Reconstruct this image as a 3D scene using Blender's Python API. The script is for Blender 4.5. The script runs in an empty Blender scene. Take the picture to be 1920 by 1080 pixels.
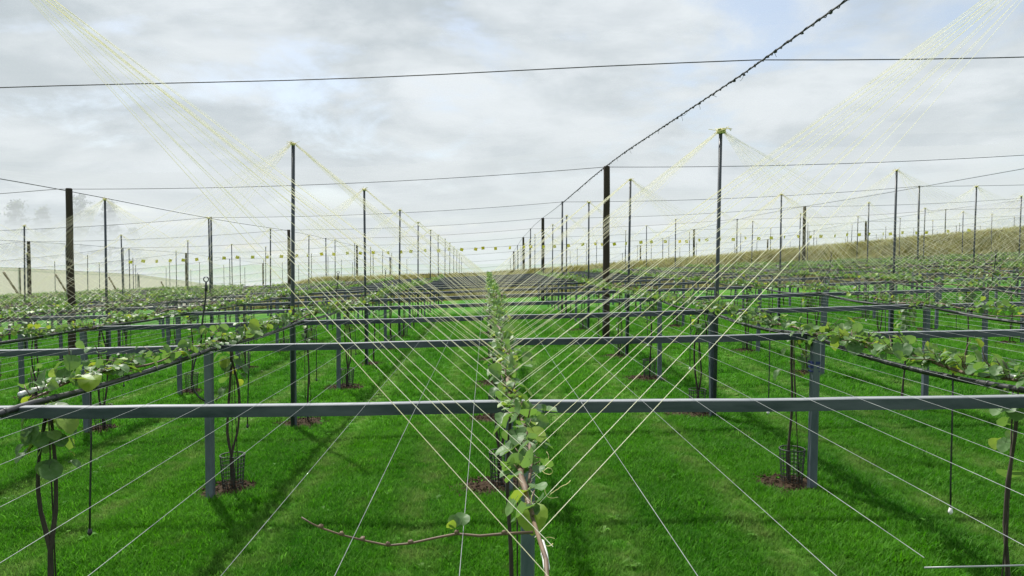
import bpy, bmesh, math, random
import numpy as np
from mathutils import Vector, Matrix, Quaternion, Euler, noise as mnoise

R = math.radians
random.seed(7)
scene = bpy.context.scene
COL = scene.collection

# ------------------------------------------------------------------ camera
CAM_H, FPX, VPX, VPY = 3.1, 1350.0, 912.0, 490.0
cam_d = bpy.data.cameras.new('camera')
cam = bpy.data.objects.new('camera', cam_d)
COL.objects.link(cam)
scene.camera = cam
cam_d.sensor_width = 36.0
cam_d.lens = FPX / 1920 * 36
cam_d.clip_start = 0.05
cam_d.clip_end = 9000
YAW = -math.atan((960 - VPX) / FPX)
PITCH = -math.atan((540 - VPY) / FPX)
cam.location = (0, 0, CAM_H)
cam.rotation_euler = (R(90) + PITCH, 0, YAW)
CAM_ROT = Euler((R(90) + PITCH, 0, YAW)).to_matrix()

# ------------------------------------------------------------------ light
SUN_EL, SUN_AZ = R(54), R(-30)          # azimuth from +Y towards +X
world = bpy.data.worlds.new('World')
scene.world = world
world.use_nodes = True
wt = world.node_tree
wt.nodes.clear()


def wn(t, **kw):
    n = wt.nodes.new(t)
    for k, v in kw.items():
        setattr(n, k, v)
    return n


def wm(op, a, b=None, clamp=False):
    n = wn('ShaderNodeMath', operation=op, use_clamp=clamp)
    for i, v in enumerate((a, b)):
        if v is None:
            continue
        if isinstance(v, (int, float)):
            n.inputs[i].default_value = v
        else:
            wt.links.new(v, n.inputs[i])
    return n.outputs[0]


sky = wn('ShaderNodeTexSky', sky_type='NISHITA')
sky.sun_disc = False
sky.sun_elevation = SUN_EL
sky.sun_rotation = SUN_AZ
sky.air_density = 1.0
sky.dust_density = 1.5
tc = wn('ShaderNodeTexCoord')
sep = wn('ShaderNodeSeparateXYZ')
wt.links.new(tc.outputs['Generated'], sep.inputs[0])
den = wm('ADD', wm('ABSOLUTE', sep.outputs[2]), 0.22)
comb = wn('ShaderNodeCombineXYZ')
wt.links.new(wm('DIVIDE', sep.outputs[0], den), comb.inputs[0])
wt.links.new(wm('DIVIDE', sep.outputs[1], den), comb.inputs[1])


def wnoise(scale, detail, rough, off):
    m = wn('ShaderNodeMapping')
    m.inputs['Location'].default_value = off
    wt.links.new(comb.outputs[0], m.inputs[0])
    n = wn('ShaderNodeTexNoise')
    n.inputs['Scale'].default_value = scale
    n.inputs['Detail'].default_value = detail
    n.inputs['Roughness'].default_value = rough
    n.inputs['Distortion'].default_value = 0.3
    wt.links.new(m.outputs[0], n.inputs['Vector'])
    return n.outputs['Fac']


def wramp(fac, stops):
    r = wn('ShaderNodeValToRGB')
    r.color_ramp.interpolation = 'EASE'
    e = r.color_ramp.elements
    for i, (p, c) in enumerate(stops):
        x = e[i] if i < 2 else e.new(p)
        x.position = p
        x.color = (c[0], c[1], c[2], 1)
    wt.links.new(fac, r.inputs[0])
    return r.outputs[0]


cover = wramp(wnoise(1.7, 9, 0.6, (3.1, 1.7, 0)), [(0.33, (0, 0, 0)), (0.5, (1, 1, 1))])
shade = wramp(wnoise(1.9, 9, 0.58, (7.7, 4.2, 2)), [(0.34, (2.55, 3.0, 3.35)), (0.64, (5.3, 5.65, 5.95))])
mixc = wn('ShaderNodeMix', data_type='RGBA')
wt.links.new(cover, mixc.inputs[0])
wt.links.new(sky.outputs[0], mixc.inputs[6])
wt.links.new(shade, mixc.inputs[7])
bg = wn('ShaderNodeBackground')
bg.inputs['Strength'].default_value = 0.1
wt.links.new(mixc.outputs[2], bg.inputs[0])
wo = wn('ShaderNodeOutputWorld')
wt.links.new(bg.outputs[0], wo.inputs[0])

sun_d = bpy.data.lights.new('sun', 'SUN')
sun_d.energy = 5.0
sun_d.angle = R(0.8)
sun_d.color = (1.0, 0.96, 0.9)
sun = bpy.data.objects.new('sun', sun_d)
COL.objects.link(sun)
sdir = Vector((math.sin(SUN_AZ) * math.cos(SUN_EL), math.cos(SUN_AZ) * math.cos(SUN_EL), math.sin(SUN_EL)))
sun.rotation_euler = sdir.to_track_quat('Z', 'Y').to_euler()
sun.location = sdir * 60

vs = scene.view_settings
scene.display_settings.display_device = 'sRGB'
vs.view_transform = 'Standard'
vs.look = 'None'
vs.exposure = 0.75
vs.gamma = 1.0
vs.use_curve_mapping = False
scene.cycles.transparent_max_bounces = 10
scene.cycles.max_bounces = 4
scene.cycles.diffuse_bounces = 3
scene.cycles.glossy_bounces = 2
scene.cycles.transmission_bounces = 3
scene.cycles.use_adaptive_sampling = False
scene.cycles.use_denoising = True

# ------------------------------------------------------------------ terrain
G0Y = [-50, 0, 30, 45, 65, 88, 117, 160, 300, 9000]
G0Z = [0, 0, 0, -.1, -.15, -.7, -2.0, -5.6, -14, -16]


SKEW = .05      # the crossbeams are not quite square to the rows


def slope(y):
    return .008 + .037 * (1 - np.exp(-np.maximum(np.asarray(y, float) - 3, 0) / 14))


def ground(x, y):
    """height of the orchard floor (without the bank)"""
    xc = np.clip(x, -60, 60)
    return slope(y) * xc + np.interp(y, G0Y, G0Z)


def g(x, y):
    return float(ground(x, y))


BKX = [-26, -21, -16, 0, 22, 45, 60, 120]
BKH = [0, 1.3, 2.3, 2.0, 2.7, 3.8, 4.5, 5.0]
BKY = [61.6, 62.4, 64.2, 66.2, 67.4, 68.6, 74]
BKP = [0, .06, .45, .9, 1.0, .97, 0]


def bank(x, y):
    return np.interp(x, BKX, BKH) * np.interp(y + SKEW * np.asarray(x), BKY, BKP)


def gb(x, y):
    return g(x, y) + float(bank(x, y))


def unproject(px, py, Y):
    """the point at depth Y seen at photo pixel (px, py)"""
    d = CAM_ROT @ Vector(((px - 960) / FPX, -(py - 540) / FPX, -1))
    return Vector((0, 0, CAM_H)) + d * (Y / d.y)


def project(p):
    v = CAM_ROT.transposed() @ (Vector(p) - Vector((0, 0, CAM_H)))
    if v.z > -0.05:
        return None
    return 960 + FPX * v.x / -v.z, 540 - FPX * v.y / -v.z


def in_view(p, m=250):
    q = project(p)
    return q is not None and -m < q[0] < 1920 + m and -m < q[1] < 1080 + m


# ------------------------------------------------------------------ materials
class NT:
    def __init__(self, name):
        self.m = bpy.data.materials.new(name)
        self.m.use_nodes = True
        self.t = self.m.node_tree
        self.t.nodes.clear()
        self.out = self.t.nodes.new('ShaderNodeOutputMaterial')

    def n(self, typ, ins=None, **kw):
        n = self.t.nodes.new(typ)
        for k, v in kw.items():
            setattr(n, k, v)
        for k, v in (ins or {}).items():
            self.set(n.inputs[k], v)
        return n

    def set(self, sock, v):
        if isinstance(v, bpy.types.NodeSocket):
            self.t.links.new(v, sock)
        else:
            sock.default_value = v

    def math(self, op, a, b=0.0, c=None, clamp=False):
        n = self.n('ShaderNodeMath', operation=op, use_clamp=clamp)
        self.set(n.inputs[0], a)
        self.set(n.inputs[1], b)
        if c is not None:
            self.set(n.inputs[2], c)
        return n.outputs[0]

    def mix(self, f, a, b):
        n = self.n('ShaderNodeMix', data_type='RGBA')
        self.set(n.inputs[0], f)
        self.set(n.inputs[6], a if isinstance(a, bpy.types.NodeSocket) else (*a, 1))
        self.set(n.inputs[7], b if isinstance(b, bpy.types.NodeSocket) else (*b, 1))
        return n.outputs[2]

    def noise(self, vec, scale, detail=4, rough=.55):
        n = self.n('ShaderNodeTexNoise', {'Scale': scale, 'Detail': detail, 'Roughness': rough})
        if vec is not None:
            self.t.links.new(vec, n.inputs['Vector'])
        return n.outputs['Fac']

    def ramp(self, f, p0, p1, a=0.0, b=1.0):
        n = self.n('ShaderNodeMapRange', {'From Min': p0, 'From Max': p1, 'To Min': a, 'To Max': b})
        n.clamp = True
        self.set(n.inputs['Value'], f)
        return n.outputs[0]

    def done(self, shader):
        self.t.links.new(shader, self.out.inputs['Surface'])
        return self.m


def plain(name, c1, c2, rough=.6, scale=8, metallic=0.0, stretch=(1, 1, 1), bump=.2, spec=.5, coords='Object', rnd=.15):
    k = NT(name)
    tcn = k.n('ShaderNodeTexCoord')
    mp = k.n('ShaderNodeMapping', {'Scale': stretch})
    k.t.links.new(tcn.outputs[coords], mp.inputs[0])
    f = k.noise(mp.outputs[0], scale, 6, .6)
    oi = k.n('ShaderNodeObjectInfo')
    f2 = k.math('ADD', k.ramp(f, .3, .7), k.math('MULTIPLY', k.math('SUBTRACT', oi.outputs['Random'], .5), rnd * 2), clamp=True)
    col = k.mix(f2, c1, c2)
    bs = k.n('ShaderNodeBsdfPrincipled', {'Base Color': col, 'Metallic': metallic, 'Specular IOR Level': spec})
    k.set(bs.inputs['Roughness'], k.ramp(f, .2, .8, rough - .1, min(1, rough + .12)))
    if bump:
        b = k.n('ShaderNodeBump', {'Strength': bump, 'Distance': .01, 'Height': f})
        k.t.links.new(b.outputs[0], bs.inputs['Normal'])
    return k.done(bs.outputs[0])


M = {}
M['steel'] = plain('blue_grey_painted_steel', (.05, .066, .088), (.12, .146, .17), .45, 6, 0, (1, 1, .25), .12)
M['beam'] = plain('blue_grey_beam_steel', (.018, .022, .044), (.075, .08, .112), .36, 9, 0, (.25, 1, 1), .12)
M['pole'] = plain('grey_pole_steel', (.022, .03, .038), (.06, .07, .08), .45, 5, .1, (1, 1, .2), .08)
M['timber'] = plain('dark_brown_timber', (.014, .01, .007), (.05, .034, .021), .85, 9, 0, (1, 1, .08), .6)
M['strut'] = plain('pale_brown_timber', (.13, .09, .05), (.24, .18, .11), .85, 9, 0, (1, 1, .1), .5)
M['string'] = plain('cream_yellow_string', (.78, .76, .52), (.9, .89, .74), .6, 3, 0, bump=0, rnd=.4)
def string_mat():
    k = NT('cream_string_fibre')
    oi = k.n('ShaderNodeObjectInfo')
    c = k.mix(oi.outputs['Random'], (.92, .88, .69), (.97, .96, .88))
    d = k.n('ShaderNodeBsdfDiffuse', {'Color': c})
    t = k.n('ShaderNodeBsdfTranslucent', {'Color': c})
    m = k.n('ShaderNodeMixShader', {0: .6})
    k.t.links.new(d.outputs[0], m.inputs[1])
    k.t.links.new(t.outputs[0], m.inputs[2])
    return k.done(m.outputs[0])


M['string'] = string_mat()
M['knot'] = plain('yellow_string_knot', (.62, .52, .16), (.8, .74, .4), .7, 30, 0, bump=.3)
M['wire'] = plain('galvanised_wire', (.2, .215, .22), (.38, .4, .4), .4, 4, .3, bump=0)
M['rope'] = plain('dark_twisted_cable', (.02, .021, .024), (.06, .06, .065), .7, 40, 0, bump=.4)
M['pipe'] = plain('black_poly_pipe', (.012, .013, .015), (.03, .032, .034), .42, 20, 0, bump=.1)
M['mesh'] = plain('dark_guard_mesh', (.014, .02, .018), (.035, .045, .04), .6, 20, 0, bump=0)
M['bark'] = plain('vine_bark', (.018, .014, .011), (.07, .054, .042), .85, 18, 0, (1, 1, .3), .6)
M['cane'] = plain('young_cane', (.07, .043, .026), (.15, .098, .058), .6, 14, 0, (1, 1, .4), .3)
M['shoot'] = plain('green_shoot', (.12, .15, .045), (.22, .22, .09), .6, 14, 0, bump=.1)
M['white'] = plain('white_plastic_sleeve', (.6, .6, .58), (.8, .8, .78), .4, 12, 0, bump=.1)
M['tag'] = plain('yellow_plastic_tag', (.66, .52, .015), (.82, .7, .05), .5, 6, 0, bump=0, rnd=.4)
M['blue'] = plain('blue_tape', (.008, .014, .09), (.015, .025, .15), .5, 20)
M['black_cloth'] = plain('black_weed_cloth', (.008, .008, .008), (.022, .02, .016), .9, 14)


def soil_mat():
    k = NT('brown_bark_mulch')
    tcn = k.n('ShaderNodeTexCoord')
    f = k.noise(tcn.outputs['Object'], 22, 6, .7)
    f2 = k.noise(tcn.outputs['Object'], 70, 3, .7)
    col = k.mix(k.ramp(f, .3, .7), (.016, .01, .005), (.075, .048, .026))
    bs = k.n('ShaderNodeBsdfPrincipled', {'Base Color': col, 'Roughness': .95, 'Specular IOR Level': .2})
    b = k.n('ShaderNodeBump', {'Strength': .8, 'Distance': .02, 'Height': f2})
    k.t.links.new(b.outputs[0], bs.inputs['Normal'])
    return k.done(bs.outputs[0])


M['soil'] = soil_mat()


def lawn_colour(k, pos):
    """the colour of the lawn: lush strips, paler worn wheel tracks, odd dry patches"""
    sp = k.n('ShaderNodeSeparateXYZ')
    k.t.links.new(pos, sp.inputs[0])
    mp = k.n('ShaderNodeMapping', {'Scale': (1, .35, 1)})
    k.t.links.new(pos, mp.inputs[0])
    big = k.noise(mp.outputs[0], .55, 5, .6)
    mid = k.noise(pos, 2.6, 5, .65)
    wob = k.math('MULTIPLY', k.math('SUBTRACT', k.noise(pos, .4, 2), .5), .5)
    u = k.math('FRACT', k.math('DIVIDE', k.math('ADD', k.math('SUBTRACT', sp.outputs[0], .3), wob), 4.0))
    d = k.math('ABSOLUTE', k.math('SUBTRACT', k.math('ABSOLUTE', k.math('SUBTRACT', u, .5)), .21))
    track = k.math('MULTIPLY', k.ramp(d, .02, .1, 1, 0), k.ramp(mid, .38, .62))
    lush = k.mix(k.ramp(big, .3, .7), (.024, .155, .002), (.078, .275, .005))
    c = k.mix(k.math('MULTIPLY', track, .85), lush, (.17, .27, .06))
    dry = k.math('MULTIPLY', k.ramp(k.noise(pos, .9, 6, .7), .58, .7), .5)
    return k.mix(dry, c, (.2, .19, .08)), mid


def ground_mat():
    k = NT('lawn_ground')
    ge = k.n('ShaderNodeNewGeometry')
    pos = ge.outputs['Position']
    c, mid = lawn_colour(k, pos)
    fine = k.noise(pos, 38, 5, .75)
    fine2 = k.noise(pos, 9, 4, .7)
    f = k.math('MULTIPLY', k.ramp(fine, .3, .7, .45, 1.1), k.ramp(fine2, .3, .7, .75, 1.15))
    vm = k.n('ShaderNodeVectorMath', operation='SCALE')
    k.t.links.new(c, vm.inputs[0])
    k.set(vm.inputs['Scale'], f)
    bs = k.n('ShaderNodeBsdfPrincipled', {'Base Color': vm.outputs[0], 'Roughness': .9, 'Specular IOR Level': .15})
    b = k.n('ShaderNodeBump', {'Strength': .7, 'Distance': .05, 'Height': fine})
    k.t.links.new(b.outputs[0], bs.inputs['Normal'])
    return k.done(bs.outputs[0])


def blade_mat(name, dry=False):
    k = NT(name)
    ge = k.n('ShaderNodeNewGeometry')
    oi = k.n('ShaderNodeObjectInfo')
    pos = ge.outputs['Position']
    if dry:
        f = k.noise(pos, .35, 5, .65)
        c = k.mix(k.ramp(f, .35, .65), (.22, .22, .06), (.42, .42, .15))
        c = k.mix(k.ramp(k.noise(pos, 1.3, 3), .52, .66, 0, .75), c, (.1, .13, .03))
        hi = (.38, .33, .17)
    else:
        c, mid = lawn_colour(k, pos)
        hi = (.15, .37, .045)
    c = k.mix(k.ramp(oi.outputs['Random'], .45, 1.0, 0, .7), c, hi)
    bs = k.n('ShaderNodeBsdfPrincipled', {'Base Color': c, 'Roughness': .55, 'Specular IOR Level': .18})
    tr = k.n('ShaderNodeBsdfTranslucent', {'Color': c})
    mx = k.n('ShaderNodeMixShader', {0: .5})
    k.t.links.new(bs.outputs[0], mx.inputs[1])
    k.t.links.new(tr.outputs[0], mx.inputs[2])
    return k.done(mx.outputs[0])


def leaf_mat(name, top0, top1, under, trans, pale=.0):
    k = NT(name)
    ge = k.n('ShaderNodeNewGeometry')
    oi = k.n('ShaderNodeObjectInfo')
    at = k.n('ShaderNodeAttribute', attribute_name='tint')
    r = k.math('FRACT', k.math('ADD', at.outputs['Fac'], oi.outputs['Random']))
    top = k.mix(k.ramp(r, 0, 1), top0, top1)
    top = k.mix(k.ramp(k.noise(ge.outputs['Position'], 30, 3), .4, .7, 0, .25), top, under)
    young = k.ramp(r, .82, .95)
    top = k.mix(k.math('MULTIPLY', young, .8), top, (.2, .3, .025))
    und = k.mix(k.math('MULTIPLY', young, .7), under, (.26, .3, .06))
    c = k.mix(ge.outputs['Backfacing'], top, und)
    tc_ = k.mix(young, trans, (.44, .56, .04))
    bs = k.n('ShaderNodeBsdfPrincipled', {'Base Color': c, 'Roughness': .48, 'Specular IOR Level': .28})
    tr = k.n('ShaderNodeBsdfTranslucent', {'Color': tc_})
    mx = k.n('ShaderNodeMixShader', {0: .32})
    k.t.links.new(bs.outputs[0], mx.inputs[1])
    k.t.links.new(tr.outputs[0], mx.inputs[2])
    return k.done(mx.outputs[0])


M['ground'] = ground_mat()
M['blade'] = blade_mat('lawn_blade')
M['dry_blade'] = blade_mat('dry_blade', True)
M['leaf'] = leaf_mat('kiwifruit_leaf', (.04, .105, .025), (.115, .21, .07), (.26, .34, .19), (.18, .34, .045))
M['tree_leaf'] = leaf_mat('tree_leaf', (.03, .05, .02), (.05, .08, .03), (.06, .09, .04), (.05, .08, .02))


def net_mat(name, tau, colour, back=.75, weave=True):
    """woven cloth: the more obliquely a ray crosses it, the more thread it meets"""
    k = NT(name)
    ge = k.n('ShaderNodeNewGeometry')
    dt = k.n('ShaderNodeVectorMath', operation='DOT_PRODUCT')
    k.t.links.new(ge.outputs['Incoming'], dt.inputs[0])
    k.t.links.new(ge.outputs['True Normal'], dt.inputs[1])
    cs = k.math('MAXIMUM', k.math('ABSOLUTE', dt.outputs['Value']), .02)
    t = tau
    if weave:
        mp = k.n('ShaderNodeMapping', {'Scale': (.08, 1.4, 1)})
        k.t.links.new(ge.outputs['Position'], mp.inputs[0])
        t = k.math('MULTIPLY', tau, k.ramp(k.noise(mp.outputs[0], 1.0, 5, .6), .25, .75, .88, 1.14))
    a = k.math('SUBTRACT', 1.0, k.math('EXPONENT', k.math('DIVIDE', k.math('MULTIPLY', t, -1.0), cs)))
    df = k.n('ShaderNodeBsdfDiffuse', {'Color': (*colour, 1)})
    tl = k.n('ShaderNodeBsdfTranslucent', {'Color': (*colour, 1)})
    tp = k.n('ShaderNodeBsdfTransparent', {})
    m1 = k.n('ShaderNodeMixShader', {0: back})
    k.t.links.new(df.outputs[0], m1.inputs[1])
    k.t.links.new(tl.outputs[0], m1.inputs[2])
    m2 = k.n('ShaderNodeMixShader', {})
    k.set(m2.inputs[0], a)
    k.t.links.new(tp.outputs[0], m2.inputs[1])
    k.t.links.new(m1.outputs[0], m2.inputs[2])
    return k.done(m2.outputs[0])


M['net'] = net_mat('white_hail_net', .16, (.37, .39, .415), .7)
M['side_net'] = net_mat('white_side_net', 2.2, (.6, .62, .66), .7)
M['beige_cloth'] = net_mat('beige_windbreak_cloth', 1.8, (.66, .59, .55), .66)


def bank_mat():
    k = NT('dry_grass_bank')
    ge = k.n('ShaderNodeNewGeometry')
    pos = ge.outputs['Position']
    mp = k.n('ShaderNodeMapping', {'Scale': (1, .3, .5)})
    k.t.links.new(pos, mp.inputs[0])
    f = k.noise(mp.outputs[0], .5, 7, .7)
    f2 = k.noise(mp.outputs[0], 5, 6, .7)
    c = k.mix(k.ramp(f, .35, .65), (.16, .15, .035), (.34, .33, .09))
    c = k.mix(k.ramp(f2, .45, .7, 0, .6), c, (.12, .15, .035))
    bs = k.n('ShaderNodeBsdfPrincipled', {'Base Color': c, 'Roughness': .95, 'Specular IOR Level': .1})
    b = k.n('ShaderNodeBump', {'Strength': .9, 'Distance': .2, 'Height': f2})
    k.t.links.new(b.outputs[0], bs.inputs['Normal'])
    return k.done(bs.outputs[0])


M['bank'] = bank_mat()


# ------------------------------------------------------------------ mesh helpers
class MB:
    """collects vertices and faces of one mesh"""

    def __init__(self):
        self.v, self.f, self.tint = [], [], []
        self.has_tint = False

    def add(self, vs, fs, tint=0.0):
        o = len(self.v)
        self.v.extend([tuple(p) for p in vs])
        self.f.extend([tuple(i + o for i in f) for f in fs])
        self.tint.extend([tint] * len(vs))
        if tint:
            self.has_tint = True

    def box(self, lo, hi, jit=0):
        x0, y0, z0 = lo
        x1, y1, z1 = hi
        self.add([(x0, y0, z0), (x1, y0, z0), (x1, y1, z0), (x0, y1, z0), (x0, y0, z1), (x1, y0, z1), (x1, y1, z1), (x0, y1, z1)],
                 [(0, 3, 2, 1), (4, 5, 6, 7), (0, 1, 5, 4), (1, 2, 6, 5), (2, 3, 7, 6), (3, 0, 4, 7)])

    def tube(self, pts, rad, n=6, caps=True):
        pts = [Vector(p) for p in pts]
        rads = rad if isinstance(rad, (list, tuple)) else [rad] * len(pts)
        vs, fs = [], []
        ref = None
        for i, p in enumerate(pts):
            d = (pts[min(i + 1, len(pts) - 1)] - pts[max(i - 1, 0)])
            if d.length < 1e-9:
                d = Vector((0, 0, 1))
            d.normalize()
            if ref is None:
                ref = Vector((1, 0, 0)) if abs(d.x) < .8 else Vector((0, 0, 1))
            a = d.cross(ref)
            if a.length < 1e-6:
                a = d.orthogonal()
            a.normalize()
            b = d.cross(a)
            ref = b.cross(d) * -1 if False else ref
            for j in range(n):
                t = 2 * math.pi * j / n
                vs.append(p + (a * math.cos(t) + b * math.sin(t)) * rads[i])
        for i in range(len(pts) - 1):
            for j in range(n):
                k = (j + 1) % n
                fs.append((i * n + j, i * n + k, (i + 1) * n + k, (i + 1) * n + j))
        if caps:
            fs.append(tuple(range(n - 1, -1, -1)))
            o = (len(pts) - 1) * n
            fs.append(tuple(range(o, o + n)))
        self.add(vs, fs)

    def lump(self, c, r, rng, n=6, m=4):
        vs, fs = [], []
        for i in range(m + 1):
            th = math.pi * i / m
            for j in range(n):
                ph = 2 * math.pi * j / n
                k = r * (1 + rng.uniform(-.3, .3))
                vs.append((c[0] + k * math.sin(th) * math.cos(ph), c[1] + k * math.sin(th) * math.sin(ph), c[2] + k * math.cos(th) * .8))
        for i in range(m):
            for j in range(n):
                k = (j + 1) % n
                fs.append((i * n + j, (i + 1) * n + j, (i + 1) * n + k, i * n + k))
        self.add(vs, fs)

    def mesh(self, name, mat, smooth=True):
        me = bpy.data.meshes.new(name)
        me.from_pydata(self.v, [], self.f)
        if self.has_tint:
            a = me.attributes.new('tint', 'FLOAT', 'POINT')
            a.data.foreach_set('value', self.tint)
        me.materials.append(M[mat] if isinstance(mat, str) else mat)
        if smooth:
            me.polygons.foreach_set('use_smooth', [True] * len(me.polygons))
        me.update()
        return me


def obj(name, me, parent=None, loc=None):
    o = bpy.data.objects.new(name, me)
    COL.objects.link(o)
    if parent is not None:
        o.parent = parent
    if loc is not None:
        o.location = loc
    return o


def tag(o, label=None, cat=None, group=None, kind=None):
    if label:
        o['label'] = label
    if cat:
        o['category'] = cat
    if group:
        o['group'] = group
    if kind:
        o['kind'] = kind
    return o


def thing(name, label, cat, loc, group=None, rz=0):
    o = obj(name, None, None, loc)
    o.empty_display_size = .1
    o.rotation_euler = (0, 0, rz)
    return tag(o, label, cat, group)


ORD = ['first', 'second', 'third', 'fourth', 'fifth', 'sixth', 'seventh', 'eighth', 'ninth', 'tenth', 'eleventh', 'twelfth', 'thirteenth',
       'fourteenth', 'fifteenth', 'sixteenth', 'seventeenth', 'eighteenth', 'nineteenth', 'twentieth', 'twenty-first', 'twenty-second']

# ------------------------------------------------------------------ ground
gx = np.unique(np.concatenate([np.arange(-40, 40.1, .8), np.arange(-110, 110, 5), [-3500, -1500, -700, -350, -200, 200, 350, 700, 1500, 3500]]))
gy = np.unique(np.concatenate([np.arange(-4, 80, .7), np.arange(80, 200, 4), [-400, -150, -60, -30, -15, 230, 280, 340, 450, 700, 1200, 2200, 4500]]))
XX, YY = np.meshgrid(gx, gy)
ZZ = ground(XX, YY)
mid = (np.abs(XX) < 45) & (YY > 0) & (YY < 85)
nx, ny = len(gx), len(gy)
verts = np.stack([XX, YY, ZZ], -1).reshape(-1, 3)
idx = np.arange(nx * ny).reshape(ny, nx)
faces = np.stack([idx[:-1, :-1], idx[:-1, 1:], idx[1:, 1:], idx[1:, :-1]], -1).reshape(-1, 4)
me = bpy.data.meshes.new('ground')
me.from_pydata(verts.tolist(), [], faces.tolist())
me.materials.append(M['ground'])
me.polygons.foreach_set('use_smooth', [True] * len(me.polygons))
tag(obj('ground', me), 'mown green orchard floor running away under the vines', kind='structure')

# earth bank across the far end of the block
bx = np.arange(-26, 110, .5)
by = np.arange(61.4, 74.6, .35)
XX, YY = np.meshgrid(bx, by)
YY = YY - SKEW * XX
lump = np.array([[mnoise.fractal(Vector((x * .35, y * .5, 0)), 1, 2, 4) for x in bx] for y in by])
bh = bank(XX, YY)
ZZ = ground(XX, YY) + bh - .06 + lump * .16 * np.clip(bh, 0, 1)
verts = np.stack([XX, YY, ZZ], -1).reshape(-1, 3)
nx, ny = len(bx), len(by)
idx = np.arange(nx * ny).reshape(ny, nx)
faces = np.stack([idx[:-1, :-1], idx[:-1, 1:], idx[1:, 1:], idx[1:, :-1]], -1).reshape(-1, 4)
me = bpy.data.meshes.new('earth_bank')
me.from_pydata(verts.tolist(), [], faces.tolist())
me.materials.append(M['bank'])
me.polygons.foreach_set('use_smooth', [True] * len(me.polygons))
tag(obj('earth_bank', me), 'brown dry-grass earth bank closing the far end, higher to the right', kind='structure')

# ------------------------------------------------------------------ layout of rows and bays
BAY0, BAY, ROW0, ROW = 5.28, 4.2, .3, 4.0
BEAM_H = 2.07


def row_x(r):
    return ROW0 + ROW * r


def bay_y(k):
    return BAY0 + BAY * k


def row_name(r):
    if r == 0:
        return 'centre row'
    return '%s row %s of centre' % (ORD[abs(r) - 1], 'left' if r < 0 else 'right')


# ------------------------------------------------------------------ pergola frames (crossbeam on posts)
pm = MB()
w = .05
bev = .012
prof = [(-w, -w + bev), (-w + bev, -w), (w - bev, -w), (w, -w + bev), (w, w - bev), (w - bev, w), (-w + bev, w), (-w, w - bev)]
zs = (-.3, .5, 1.2, 1.96, 1.972)
for i, z in enumerate(zs):
    s = 1 if i < 4 else .9
    pm.v.extend([(x * s, y * s, z) for x, y in prof])
    pm.tint.extend([0] * 8)
for i in range(len(zs) - 1):
    for j in range(8):
        k = (j + 1) % 8
        pm.f.append((i * 8 + j, i * 8 + k, (i + 1) * 8 + k, (i + 1) * 8 + j))
pm.f.append(tuple(range(32, 40)))
POST = pm.mesh('post', 'steel', False)

# C-section beam: web towards the camera, lips at the back
M['beam_top'] = plain('painted_sunlit_beam_top', (.17, .185, .2), (.29, .305, .32), .45, 7, .1, (.2, 1, 1), .05)  # pale tone stands in for sunlight on the beams' top faces
L = math.hypot(ROW, ROW * SKEW) - .006
h0, h1, d0 = -.086, 0.0, .04
cs = [(-.03, h0), (-.03, h1 - .006), (-.024, h1), (d0, h1), (d0, h1 - .025), (d0 - .006, h1 - .025), (d0 - .006, h1 - .008), (-.022, h1 - .008),
      (-.022, h0 + .008), (d0 - .006, h0 + .008), (d0 - .006, h0 + .025), (d0, h0 + .025), (d0, h0)]


def beam_mesh(seed):
    r = random.Random(seed)
    vsn, fsn = [], []
    NS, n = 11, len(cs)
    for i in range(NS):
        x = .003 + L * i / (NS - 1)
        e = math.sin(math.pi * i / (NS - 1))
        zz = -.009 * e + (r.uniform(-.003, .003) if 0 < i < NS - 1 else 0)
        dy = (r.uniform(-.004, .004) + .01 * (seed - 1.5) * e / 2) if 0 < i < NS - 1 else 0
        vsn += [(x, a + dy, b + zz) for a, b in cs]
    for i in range(NS - 1):
        for j in range(n):
            k = (j + 1) % n
            fsn.append((i * n + j, (i + 1) * n + j, (i + 1) * n + k, i * n + k))
    b = MB()
    b.add(vsn, fsn)
    me = b.mesh('crossbeam', 'beam', False)
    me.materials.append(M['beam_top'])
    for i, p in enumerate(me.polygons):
        if i % n in (1, 2):      # top flange, sunlight put into its paler colour
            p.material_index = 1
    return me


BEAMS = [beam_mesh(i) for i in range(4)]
pl = MB()
pl.box((-.11, -.038, -.085), (.11, -.0325, -.018))
for bxp in (-.08, -.03, .03, .08):
    pl.tube([(bxp, -.037, -.05), (bxp, -.047, -.05)], .009, 6)
PLATE = pl.mesh('splice_plate', 'wire', False)

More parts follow.
